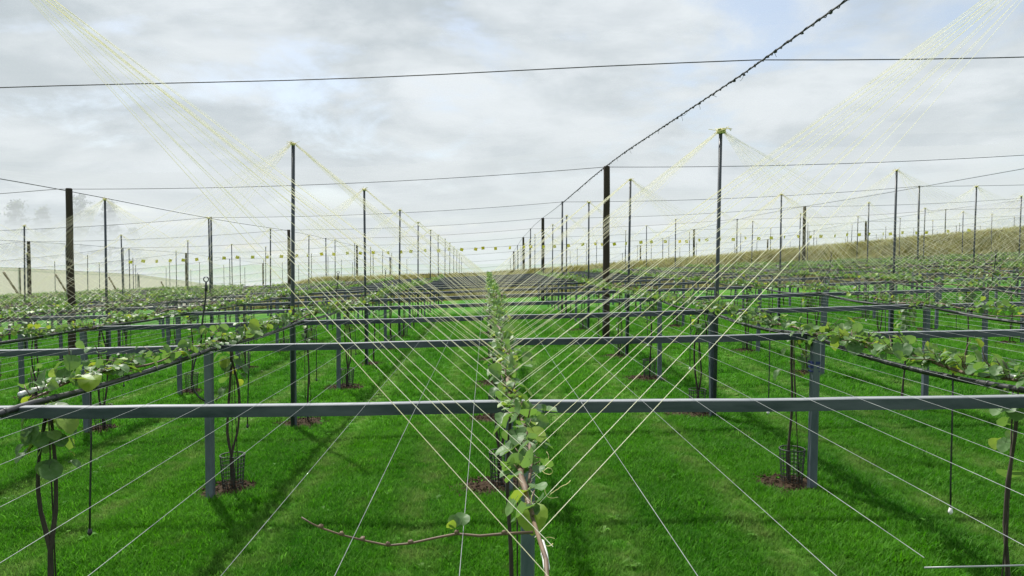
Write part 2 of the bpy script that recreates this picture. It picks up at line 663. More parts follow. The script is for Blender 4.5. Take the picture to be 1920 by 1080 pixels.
rng = random.Random(3)
for k in range(0, 18):
    y = bay_y(k)
    r0 = math.floor((-.70 * y - 1.5 - ROW0) / ROW)
    r1 = math.ceil((.78 * y + 1.5 - ROW0) / ROW)
    if k >= 14:
        r1 = -7
    if r1 < r0:
        continue
    if k == 0:
        lab = 'blue-grey pergola frame nearest the camera, its long crossbeam spanning the lower picture'
    elif k < 14:
        lab = 'blue-grey steel pergola frame, %s crossbeam back from the camera' % ORD[k]
    else:
        lab = 'far blue-grey pergola frame left of the bank, %s crossbeam back' % ORD[k]
    fr = thing('pergola_frame', lab, 'pergola frame', (0, y, 0), 'pergola frames across the orchard')
    off = {}
    for r in range(r0, r1 + 1):
        x = row_x(r)
        z = g(x, y - SKEW * x)
        p = obj('post', POST, fr, (x - (.14 if (k, r) == (0, -1) else 0), .005 - SKEW * x + rng.uniform(-.01, .01), z))
        q = .007 if k < 2 else .018
        p.rotation_euler = (rng.uniform(-q, q), rng.uniform(-q, q), rng.uniform(-.08, .08))
        off[r] = z + BEAM_H + rng.uniform(-.004, .004)
    for r in range(r0, r1):
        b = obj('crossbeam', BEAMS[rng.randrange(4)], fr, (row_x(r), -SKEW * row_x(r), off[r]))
        b.rotation_euler = (0, -math.atan2(off[r + 1] - off[r], ROW), -math.atan(SKEW))
        if k < 3 and r > r0:
            obj('splice_plate', PLATE, fr, (row_x(r), -.004 - SKEW * row_x(r), off[r])).rotation_euler = (0, 0, -math.atan(SKEW))
    if k == 1:
        t = MB()
        for a in range(3):
            zz = g(row_x(1), y - SKEW * row_x(1)) + 1.56 + a * .05
            q = .053 + .002 * a
            t.box((-q, -q, zz), (q, q, zz + .02 + .01 * a))
        o = obj('blue_tape', t.mesh('blue_tape', 'blue', False), fr, (row_x(1), .005 - SKEW * row_x(1), 0))
        o['label'] = 'strip of blue tape wound round the post'

# ------------------------------------------------------------------ net posts and cables
NETX = [ROW0 + 4 + 20 * m for m in range(-3, 5)]       # -55.7 .. 84.3
NETY = [26.3 - 14.7 * 3 + 14.7 * n for n in range(13)]  # -17.8 .. 158.6
ROOF = 6.35


def roof_edge(x, y):
    return g(x, y) + ROOF - .85 * max(0, min(1, (-37 - x) / 18.0))


def roof_z(x, y):
    """height of the cables"""
    u = ((x - NETX[0]) / 20.0) % 1.0
    return roof_edge(x, y) - .17 * max(0, min(1, (22 - y) / 10)) - (.1 if y < 20 else .22) * 4 * u * (1 - u)


rng = random.Random(11)
COLS = {-2: 'far left', -1: 'left', 0: 'centre right', 1: 'right', 2: 'far right', 3: 'second rightmost', 4: 'rightmost', -3: 'leftmost'}
for m, X in enumerate(NETX):
    for n, Y0 in enumerate(NETY):
        Y = Y0 - SKEW * X
        timber = (n % 2 == 1) and n >= 3
        steel = (n % 2 == 0) and n >= 4
        if not (timber or steel) or Y > 130 or not in_view((X, Y, g(X, Y) + 5), 120):
            continue
        z0, z1 = gb(X, Y), g(X, Y) + ROOF
        b = MB()
        if timber:
            pts = [(0, 0, -.3)] + [(rng.uniform(-.012, .012), rng.uniform(-.012, .012), (z1 - z0) * i / 6) for i in range(1, 7)] + [(0, 0, z1 - z0 + .03)]
            b.tube(pts, [.135, .132, .128, .124, .12, .117, .114, .1], 14)
            o = obj('net_post', b.mesh('net_post', 'timber'), None, (X + (.4 if m == 2 else .06), Y, z0))
            tag(o, 'dark brown timber net post, %s line of posts, %s one back' % (COLS[m - 3], ORD[(n - 3) // 2]), 'net post', 'timber net posts')
        else:
            b.tube([(0, 0, -.3), (0, 0, (z1 - z0) * .5), (0, 0, z1 - z0)], [.06, .055, .05], 10)
            b.tube([(0, 0, z1 - z0), (0, 0, z1 - z0 + .03)], [.075, .06], 10)
            o = obj('net_post', b.mesh('net_post', 'pole'), None, (X, Y, z0))
            tag(o, 'slim dark steel net post carrying the cable, %s line, %s one back' % (COLS[m - 3], ORD[(n - 4) // 2]), 'net post', 'steel net posts')

for n, Y in enumerate(NETY):
    if Y < 5:
        continue
    b = MB()
    xs = np.arange(NETX[0], NETX[-1] + .1, 1.25)
    b.tube([(x, Y - SKEW * x, roof_z(x, Y - SKEW * x) + (.0 if n > 2 else .015 * math.sin(x * .7))) for x in xs], .009 if n == 2 else .009 + .00006 * Y, 5)
    lab = 'dark net cable crossing overhead, nearest of the cross cables' if n == 2 else 'thin net cable crossing the sky, %s cross cable back' % ORD[n - 2]
    tag(obj('cross_cable', b.mesh('cross_cable', 'rope'), None, (0, 0, 0)), lab, 'cable', 'net cross cables')
for m, X in enumerate(NETX):
    b = MB()
    ys = np.arange(-15, 158, 1.5)
    b.tube([(X, y, roof_edge(X, y) - .06 * math.sin(math.pi * ((y - 26.3) / 29.4 % 1)) - .17 * max(0, min(1, (22 - y) / 10)) + .005) for y in ys], .014, 5)
    c = tag(obj('net_cable', b.mesh('net_cable', 'rope'), None, (0, 0, 0)),
            'dark net cable running away with the rows, %s line' % COLS[m - 3], 'cable', 'net cables along the rows')
    if m == 3:
        c['label'] = 'dark knotted cable rising to the upper right from the big timber post'
        b = MB()
        pts = []
        for i in range(1300):
            y = 3 + i * .03
            a = i * .55
            z = g(X, y) + ROOF - .06 * math.sin(math.pi * ((y - 26.3) / 29.4 % 1)) - .17 * max(0, min(1, (22 - y) / 10))
            pts.append((X + .02 * math.cos(a), y, z + .02 * math.sin(a)))
        b.tube(pts, .0065, 4)
        obj('lacing_cord', b.mesh('lacing_cord', 'rope'), c)
        b = MB()
        for i in range(90):
            y = 3.5 + i * .42 + rng.uniform(-.15, .15)
            z = g(X, y) + ROOF - .06 * math.sin(math.pi * ((y - 26.3) / 29.4 % 1)) - .17 * max(0, min(1, (22 - y) / 10))
            b.lump((X + rng.uniform(-.01, .01), y, z + rng.uniform(-.02, .01)), rng.uniform(.018, .034), rng, 5, 3)
            if rng.random() < .35:
                q = Vector((X, y, z))
                pp = [q]
                dv = Vector((rng.uniform(-.5, .5), rng.uniform(-.5, .5), -1)).normalized()
                for s in range(4):
                    q = q + dv * rng.uniform(.02, .05)
                    dv = (dv + Vector((rng.uniform(-.6, .6), rng.uniform(-.6, .6), rng.uniform(-.3, .3)))).normalized()
                    pp.append(q)
                b.tube(pp, .004, 3)
        ko = obj('knots', b.mesh('knots', 'rope'), c)
        ko['kind'] = 'stuff'

# ------------------------------------------------------------------ overhead net, panel by panel
net = thing('overhead_net', 'white hail net stretched over the whole orchard on cables', 'net', (0, 0, 0))
for m in range(len(NETX) - 1):
    for n in range(len(NETY) - 1):
        NXp, NYp = 10, 8
        vs, fs = [], []
        for j in range(NYp + 1):
            for i in range(NXp + 1):
                x = NETX[m] + 20 * i / NXp
                y = NETY[n] + 14.7 * j / NYp - SKEW * x
                v = j / NYp
                z = roof_z(min(x, NETX[m] + 19.999), y) if i else roof_z(x + 1e-4, y)
                z -= .22 * 4 * v * (1 - v) * (1 + .3 * math.sin(m * 3 + n * 1.7)) * math.sin(math.pi * i / NXp) ** .6 - .03
                vs.append((x, y, z))
        for j in range(NYp):
            for i in range(NXp):
                a = j * (NXp + 1) + i
                fs.append((a, a + 1, a + NXp + 2, a + NXp + 1))
        b = MB()
        b.add(vs, fs)
        obj('net_panel', b.mesh('net_panel', 'net'), net)


def wall(name, x0, y0, x1, y1, hgt, mat, label, cat, nseg=24, lift=0.0):
    b = MB()
    vs, fs = [], []
    th = .01
    nrm = Vector((y1 - y0, x0 - x1, 0)).normalized() * th
    for i in range(nseg + 1):
        t = i / nseg
        x, y = x0 + (x1 - x0) * t, y0 + (y1 - y0) * t
        z = g(x, y)
        for q in range(5):
            s = .12 * math.sin(q / 4 * math.pi) * math.sin(i * 1.9)
            vs.append((x + nrm.x * s * 10, y + nrm.y * s * 10, z + lift + (hgt - lift) * q / 4 - (.1 if q == 0 else 0)))
    for i in range(nseg):
        for q in range(4):
            a = i * 5 + q
            fs.append((a, a + 5, a + 6, a + 1))
    b.add(vs, fs)
    return tag(obj(name, b.mesh(name, mat)), label, cat)


wall('windbreak_wall', NETX[0] + .1, 66, NETX[0] + .1, 158.4, 5.48, 'beige_cloth', 'beige cloth windbreak wall along the left edge behind the vines', 'windbreak', 30)
wall('end_net_wall', NETX[0] + .2, 158.5, NETX[-1], 158.5, ROOF - .1, 'side_net', 'white net curtain hanging across the far end of the orchard', 'net wall', 50)
wall('side_net_wall', NETX[-1], -17, NETX[-1], 158.3, ROOF - .1, 'side_net', 'white net curtain hanging along the right edge of the orchard', 'net wall', 50)
wall('side_net_wall', NETX[0], -17, NETX[0] , 65.8, ROOF - .9, 'side_net', 'white net curtain hanging along the near left edge of the orchard', 'net wall', 30)

# leaning timber struts in front of the windbreak
for i, Yb in enumerate((80, 88, 98, 111, 128, 143)):
    X = NETX[0] + 1.2
    b = MB()
    z = g(X, Yb)
    b.tube([(0, 0, -.2), (-.4, -1.4, 2.2), (-.9, -3.3, 5.0)], [.13, .125, .12], 10)
    o = obj('leaning_strut', b.mesh('leaning_strut', 'strut'), None, (X, Yb, z))
    tag(o, 'pale timber strut leaning against the beige windbreak, %s from the left' % ORD[i], 'strut', 'leaning windbreak struts')

# ------------------------------------------------------------------ string poles with their strings
pp = MB()
pp.tube([(0, 0, -.3), (0, 0, 2.6), (0, 0, 5.38)], [.036, .035, .033], 10)
POLE = pp.mesh('pole', 'pole')
POLE_TOP = 5.42


def cap_mesh(seed):
    r = random.Random(seed)
    b = MB()
    b.tube([(0, 0, -.06), (0, 0, 0.0), (0, 0, .02)], [.055, .06, .035], 10)
    for i in range(9):
        a = r.uniform(0, 6.28)
        b.lump((.06 * math.cos(a), .06 * math.sin(a), r.uniform(-.05, .02)), r.uniform(.022, .04), r, 5, 3)
    for i in range(7):
        a = r.uniform(0, 6.28)
        q = Vector((.05 * math.cos(a), .05 * math.sin(a), 0))
        d = Vector((math.cos(a), math.sin(a), r.uniform(-.2, 1.3))).normalized()
        pts = [q]
        for s in range(5):
            q = q + d * r.uniform(.02, .05)
            d = (d + Vector((r.uniform(-.5, .5), r.uniform(-.5, .5), r.uniform(-.6, .2)))).normalized()
            pts.append(q)
        b.tube(pts, .005, 4)
    return b.mesh('string_cap', 'knot')


CAPS = [cap_mesh(i) for i in range(4)]
rng = random.Random(21)
n_str = 0
for j in range(13):
    for r in range(-21, 23, 2):
        X = row_x(r)
        Y = BAY0 + 2 * BAY * j - SKEW * X
        top = Vector((X, Y, g(X, Y) + POLE_TOP))
        if Y > 60 and not in_view(top, 30):
            continue
        if not (in_view(top, 420) or in_view((X, Y, g(X, Y) + 2), 420)):
            continue
        if Y < 12 and abs(X) > 5:
            continue
        Yp = Y - .1
        z0 = gb(X, Yp)
        if Y < 60:
            lab = 'grey string pole, %s, %s from the front' % (row_name(r), ORD[j])
            if (r, j) == (-1, 1):
                lab = 'tall grey string pole with yellow tie, just left of the middle'
            if (r, j) == (1, 1):
                lab = 'tallest grey string pole in sight, frayed yellow tie, right of centre'
            grp = 'string poles'
        else:
            lab, grp = 'far thin string pole, %s, %s from front' % (row_name(r), ORD[j]), 'far string poles'
        t = thing('string_pole', lab, 'pole', (X, Yp, z0), grp)
        hgt = g(X, Yp) + POLE_TOP - z0
        p = obj('pole', POLE, t, (0, 0, 0))
        p.scale = (1, 1, hgt / POLE_TOP)
        lean = (rng.uniform(-.012, .012), rng.uniform(-.008, .014), 0)
        if (r, j) == (1, 1):
            lean = (0, .012, 0)
        p.rotation_euler = lean
        tl = Euler(lean).to_matrix() @ Vector((0, 0, hgt))
        c_ = obj('string_cap', CAPS[rng.randrange(4)], t, tl)
        c_.rotation_euler = (0, 0, rng.uniform(0, 6))
        if (r, j) != (1, 1):
            c_.scale = [rng.uniform(.55, .8)] * 3
        if Y > 62:
            continue
        individual = Y < 24
        far = MB()
        for s in (-1, 1):
            rx = row_x(r + s)
            nst = 27 if Y < 30 else 18
            for q in range(nst):
                dy = -3.95 + 7.9 * q / (nst - 1) + rng.uniform(-.09, .09)
                ye = Y + dy
                if ye < 2.15:
                    continue
                if rng.random() < (.05 if individual else .2):
                    continue
                ex = rx + (-.1 if r + s == 0 else 0) + rng.uniform(-.05, .05)
                e = Vector((ex, ye, g(ex, ye) + BEAM_H + .03 + rng.uniform(-.02, .04)))
                st = t.location + tl + Vector((s * .05, rng.uniform(-.04, .04), rng.uniform(-.05, .01)))
                if not any(in_view(st.lerp(e, f), 300) for f in (0, .25, .5, .75, 1)):
                    continue
                if individual:
                    b = MB()
                    slack = rng.choice((.0, .01, .02, .05))
                    b.tube([(e - st) * (a / 10) - Vector((0, 0, slack * math.sin(math.pi * a / 10))) for a in range(11)], .00145, 5, False)
                    obj('string', b.mesh('string', 'string'), t, st - t.location)
                    n_str += 1
                else:
                    far.tube([st.lerp(e, a / 8) - t.location for a in range(9)], .0021, 4, False)
        if far.v:
            o = obj('strings', far.mesh('strings', 'string'), t)
            o['kind'] = 'stuff'
print('strings', n_str)

# ------------------------------------------------------------------ trellis wires along the rows
rng = random.Random(5)
wires = []
for r in range(-4, 4):
    for i in range(1, 10):
        wires.append((r, i))
for r, i in wires:
    x = row_x(r) + i * .4 + rng.uniform(-.03, .03)
    y0 = (2.4 if x > 1.4 else 1.5) if abs(x) < 9 else abs(x) * 1.05
    ys = [y0] + [bay_y(k) + f for k in range(0, 13) for f in (0, 2.1) if bay_y(k) + f > y0 + .3]
    pts = []
    for y in ys:
        sag = 0 if abs((y - BAY0) / BAY - round((y - BAY0) / BAY)) < .1 else -.012
        pts.append((x, y, g(x, y) + BEAM_H + .006 + sag))
    b = MB()
    b.tube(pts, .0015, 4, False)
    tag(obj('trellis_wire', b.mesh('trellis_wire', 'wire'), None), 'silver trellis wire, %s one right of the %s' % (ORD[i - 1], row_name(r)), 'wire', 'trellis wires')
b = MB()
b.tube([(x, 2.38, g(x, 2.38) + BEAM_H + .003 - .035) for x in (1.5, 1.7, 2.4, 4)], .0032, 6)
tag(obj('cross_wire', b.mesh('cross_wire', 'wire')), 'thick galvanised wire crossing the lower right corner, ends of trellis wires tied to it', 'wire')

# ------------------------------------------------------------------ irrigation pipes and droppers
for r in range(-9, 10):
    if r == 0:
        continue
    x = row_x(r) + (.2 if r < 0 else -.08)
    ystart = max(3.2, (abs(x) - 3) * 1.05)
    b = MB()
    pts = []
    y = ystart
    while y < 59:
        f = ((y + SKEW * x - BAY0) / BAY) % 1
        pts.append((x + .02 * math.sin(y * 1.3), y, g(x, y) + BEAM_H + .012 - .11 * 4 * f * (1 - f) * (1 if r > 0 else .4) - .015))
        y += .6
    b.tube(pts, .027, 8)
    c = tag(obj('irrigation_pipe', b.mesh('irrigation_pipe', 'pipe')), 'black irrigation pipe slung along the %s' % row_name(r), 'pipe', 'irrigation pipes')
    if abs(r) == 1:
        b = MB()
        for i in range(26):
            q = Vector(pts[i]).lerp(Vector(pts[i + 1]), .5)
            b.tube([q - Vector((0, .012, 0)), q + Vector((0, .012, 0))], .032, 8)
        o = obj('clips', b.mesh('clips', 'pipe'), c)
        o['kind'] = 'stuff'

dm = MB()
dm.tube([(0, 0, -.02), (.004, 0, -.5), (.02, .01, -1.0), (.028, .01, -1.27)], .0085, 6)
DROP = dm.mesh('tube', 'pipe')
dn = MB()
dn.tube([(.028, .01, -1.26), (.028, .01, -1.29), (.028, .01, -1.3), (.028, .01, -1.32)], [.012, .02, .022, .008], 8)
NOZB = dn.mesh('nozzle', 'pipe')
NOZW = dn.mesh('nozzle', 'white')
rng = random.Random(9)
for k in range(0, 6):
    for r in range(-5, 6):
        if r == 0:
            continue
        x = row_x(r) + (.2 if r < 0 else -.08)
        y = bay_y(k) - SKEW * x + 1.15 + rng.uniform(-.15, .15)
        if not in_view((x, y, 1.2), 80) or y > 24:
            continue
        t = thing('sprinkler_dropper', 'thin black sprinkler tube hanging from the %s, %s bay' % (row_name(r), ORD[k]), 'sprinkler', (x, y, g(x, y) + BEAM_H - .03),
                  'hanging sprinklers', rng.uniform(0, 6))
        obj('tube', DROP, t)
        obj('nozzle', NOZW if r > 0 else NOZB, t)

# ring-topped risers
rb = MB()
rb.tube([(-.06, 0, -.1), (-.03, 0, .3), (.02, 0, .62), (.03, 0, .84)], [.012, .011, .011, .012], 6)
rb.tube([(.03, 0, .72), (.03, 0, .8)], [.02, .02], 7)
RIS = rb.mesh('rod', 'pipe')
rr = MB()
rr.tube([(.03 + .032 * math.cos(a), 0, .875 + .032 * math.sin(a)) for a in np.linspace(0, 6.2832, 15)], .007, 6)
RING = rr.mesh('ring', 'pipe')
for r, k, lab in ((-1, 1, 'black ring-topped riser standing above the vines, large one at left'), (-1, 3, 'small black ring-topped riser left of the middle, beside a tall string pole'),
                  (-1, 5, 'tiny black ring-topped riser nearest the middle of the picture'), (3, 3, 'small black ring-topped riser far right before the bank'),
                  (3, 5, 'tiny black ring-topped riser right of centre before the bank')):
    x, y = row_x(r) + (.0 if r < 0 else .1), bay_y(k) - SKEW * row_x(r) - .1
    t = thing('ring_riser', lab, 'riser', (x, y, g(x, y) + BEAM_H), 'ring-topped risers')
    obj('rod', RIS, t)
    obj('ring', RING, t)

# ------------------------------------------------------------------ leaves and vines
def leaf_shape(nb, rings, seed):
    r = random.Random(seed)
    pts = []
    for i in range(nb):
        a = 2 * math.pi * i / nb
        rad = .5 * (1 + .06 * math.cos(a) + r.uniform(-.03, .03))
        x, y = rad * math.sin(a), .47 + rad * math.cos(a)
        if i == nb // 2:
            y += .1
        if i == 0:
            y += .06
        pts.append((x, y))
    vs = [(0, .45, 0)]
    c1, c2, ph = r.uniform(.25, .65), r.uniform(-.3, .25), r.uniform(0, 6)
    for q in range(1, rings + 1):
        t = q / rings
        for i, (x, y) in enumerate(pts):
            X, Yv = x * t, .45 + (y - .45) * t
            z = c1 * X * X * 1.6 - .05 * t + c2 * (Yv - .3) ** 2 + .035 * t * math.sin(ph + 5 * 2 * math.pi * i / nb)
            if rings > 1 and abs(X) < .02:
                z -= .02
            vs.append((X, Yv, z))
    fs = [(0, 1 + (i + 1) % nb, 1 + i) for i in range(nb)]
    for q in range(rings - 1):
        for i in range(nb):
            k = (i + 1) % nb
            a = 1 + q * nb
            fs.append((a + i, a + k, a + nb + k, a + nb + i))
    return vs, [tuple(f) for f in fs]


LEAF_HI = []
for i in range(5):
    b = MB()
    b.add(*leaf_shape(14, 2, i))
    b.tube([(0, .45, -.012), (0, .1, -.03), (0, -.25, -.09)], .012, 4)
    LEAF_HI.append(b.mesh('leaf', 'leaf'))
LEAF_LO = [leaf_shape(8, 1, 20 + i) for i in range(5)]


def orient(nrm, head):
    nrm = Vector(nrm).normalized()
    h = Vector(head)
    h = h - nrm * h.dot(nrm)
    if h.length < 1e-4:
        h = nrm.orthogonal()
    h.normalize()
    x = h.cross(nrm)
    return Matrix((x, h, nrm)).transposed()


def vine_parts(seed, y0, y1, dens, clump, two=True, trunk=True, spread=1.0, fork=.2):
    """trunk tubes, leader tubes with shoots, list of leaves (pos, rot, size)"""
    r = random.Random(seed)
    tr, ld, leaves = MB(), MB(), []
    if trunk:
        stems = 2 if two else 1
        for s in range(stems):
            pts, rad = [], []
            bow = r.uniform(.04, .1) * (1 if s else -1)
            for i in range(13):
                t = i / 12
                split = max(0, min(1, (t - fork) / .18)) * max(0, min(1, (1.02 - t) / .3)) if stems == 2 else .3
                pts.append((bow * split + .015 * math.sin(t * 9 + s + seed), .03 * math.sin(t * 6 + seed * 2 + s * 2), -.05 + 2.05 * t))
                rad.append((.02 - .007 * t) * r.uniform(.85, 1.2))
            tr.tube(pts, rad, 7)
        for s in range(r.randint(1, 2)):
            tr.tube([(r.uniform(-.1, .1), r.uniform(-.05, .05), -.05), (r.uniform(-.05, .05), 0, 2.05)], .006, 5)
    ny = max(6, int((y1 - y0) / .25))
    lp = []
    for i in range(ny + 1):
        y = y0 + (y1 - y0) * i / ny
        lp.append(Vector((.04 * math.sin(y * 2.1 + seed) + r.uniform(-.01, .01), y, 2.11 + .03 * math.sin(y * 3 + seed * 1.7))))
    ld.tube(lp, [.008 + .009 * (1 - abs(2 * i / ny - 1)) for i in range(ny + 1)], 6)
    ns = int((y1 - y0) * dens)
    for i in range(ns):
        y = r.uniform(y0, y1)
        p = Vector((.04 * math.sin(y * 2.1 + seed), y, 2.12))
        side = r.choice((-1, 1))
        d = Vector((side * r.uniform(.1, 1), r.uniform(-.6, .6), r.uniform(.15, 1))).normalized()
        ln = r.choice((.05, .08, .12, .16, .26)) * r.uniform(.8, 1.3) * spread
        q, pts = p.copy(), [p.copy()]
        nl = 1 + int(ln / .07)
        for s in range(nl):
            d = (d + Vector((r.uniform(-.35, .35), r.uniform(-.35, .35), r.uniform(-.35, .2)))).normalized()
            q = q + d * (ln / nl)
            pts.append(q.copy())
            a = r.uniform(0, 6.28)
            out = Vector((math.cos(a), math.sin(a), r.uniform(-.2, .5))).normalized()
            lpz = q + out * r.uniform(.02, .05)
            tilt = r.uniform(.1, 1.15)
            nrm = Vector((out.x * math.sin(tilt), out.y * math.sin(tilt), math.cos(tilt)))
            nrm = nrm * 1 if r.random() < .8 else Vector((r.uniform(-1, 1), r.uniform(-1, 1), .3))
            sz = r.uniform(.055, .125) * (1.0 if s < nl - 1 else .75)
            leaves.append((lpz, orient(nrm, out), sz))
        ld.tube(pts, [.0045] * (len(pts) - 1) + [.002], 4)
    for i in range(clump):
        a = r.uniform(0, 6.28)
        z = 2.08 - abs(r.gauss(0, .3))
        rad = r.uniform(.03, .17)
        p = Vector((rad * math.cos(a), rad * 1.2 * math.sin(a), max(.9, z)))
        out = Vector((math.cos(a), math.sin(a), r.uniform(-.6, .2))).normalized()
        tilt = r.uniform(.5, 1.4)
        leaves.append((p, orient((out.x * math.sin(tilt), out.y * math.sin(tilt), math.cos(tilt)), out), r.uniform(.07, .13)))
    return tr, ld, leaves


def foliage_mesh(leaves, seed):
    r = random.Random(seed)
    b = MB()
    for p, rot, sz in leaves:
        vs, fs = LEAF_LO[r.randrange(5)]
        b.add([p + rot @ (Vector(v) * sz) for v in vs], fs, r.uniform(.001, .999))
    return b.mesh('foliage', 'leaf')


VARS = []
for s in range(9):
    dens = (17, 22, 26, 14, 21, 28, 19, 24, 25)[s]
    tr, ld, lv = vine_parts(100 + s, -2.0, 2.25, dens, (16, 30, 8, 45, 22, 0, 35, 26, 12)[s], s % 3 != 0)
    VARS.append((tr.mesh('trunk', 'bark'), ld.mesh('leader', 'cane'), foliage_mesh(lv, s)))

gm = MB()
rg = random.Random(4)
NV, NR, GH = 20, 9, .48
for i in range(NV):
    a = 2 * math.pi * i / NV
    gm.tube([(.13 * math.cos(a), .13 * math.sin(a), 0), (.165 * math.cos(a), .165 * math.sin(a), GH)], .0045, 4, False)
for j in range(1, NR):
    z = GH * j / NR
    rad = .13 + .035 * j / NR
    gm.tube([(rad * math.cos(a), rad * math.sin(a), z) for a in np.linspace(0, 6.2832, 17)], .004, 3, False)
GUARD = gm.mesh('mesh_panel', 'mesh')
gr = MB()
gr.tube([(.165 * math.cos(a), .165 * math.sin(a), GH) for a in np.linspace(0, 6.2832, 21)], .008, 5, False)
RIM = gr.mesh('rim', 'mesh')


def patch_mesh(seed):
    r = random.Random(seed)
    b = MB()
    vs, fs = [(0, 0, .035)], []
    nb = 22
    ph = [r.uniform(0, 6) for _ in range(4)]
    for q in range(1, 5):
        for i in range(nb):
            a = 2 * math.pi * i / nb
            rad = .42 * q / 4 * (1 + .2 * math.sin(2 * a + ph[0]) + .14 * math.sin(3 * a + ph[1]) + .1 * math.sin(5 * a + ph[2]) + .06 * math.sin(9 * a + ph[3]))
            vs.append((rad * math.cos(a), rad * math.sin(a) * .9, (.045 - .05 * (q / 4) ** 2) + r.uniform(-.014, .016)))
    fs = [(0, 1 + i, 1 + (i + 1) % nb) for i in range(nb)]
    for q in range(3):
        for i in range(nb):
            k = (i + 1) % nb
            a = 1 + q * nb
            fs.append((a + i, a + nb + i, a + nb + k, a + k))
    b.add(vs, fs)
    for i in range(230):       # bark chips
        a, rad = r.uniform(0, 6.28), min(.46 * math.sqrt(r.random()) + abs(r.gauss(0, .05)), .62)
        c = Vector((rad * math.cos(a), rad * math.sin(a) * .9, .05 - .05 * min(1, rad / .42) ** 2 + .012))
        rot = Euler((r.uniform(-.6, .6), r.uniform(-.6, .6), r.uniform(0, 6))).to_matrix()
        l, wd = r.uniform(.015, .04), r.uniform(.006, .014)
        b.add([c + rot @ Vector(v) for v in ((-l, -wd, 0), (l, -wd, 0), (l * .8, wd, .004), (-l, wd, .003), (0, 0, .012))],
              [(0, 1, 4), (1, 2, 4), (2, 3, 4), (3, 0, 4)])
    return b.mesh('mulch_patch', 'soil', False)


PATCH = [patch_mesh(i) for i in range(5)]
sl = MB()
sl.tube([(0, -.16, 0), (0, -.15, 0), (.004, .0, .004), (0, .15, 0), (0, .16, 0)], [.012, .019, .0195, .019, .012], 10)
sl.tube([(.001, -.02, .002), (.001, .0, .003)], .0212, 10)
SLEEVE = sl.mesh('white_sleeve', 'white')

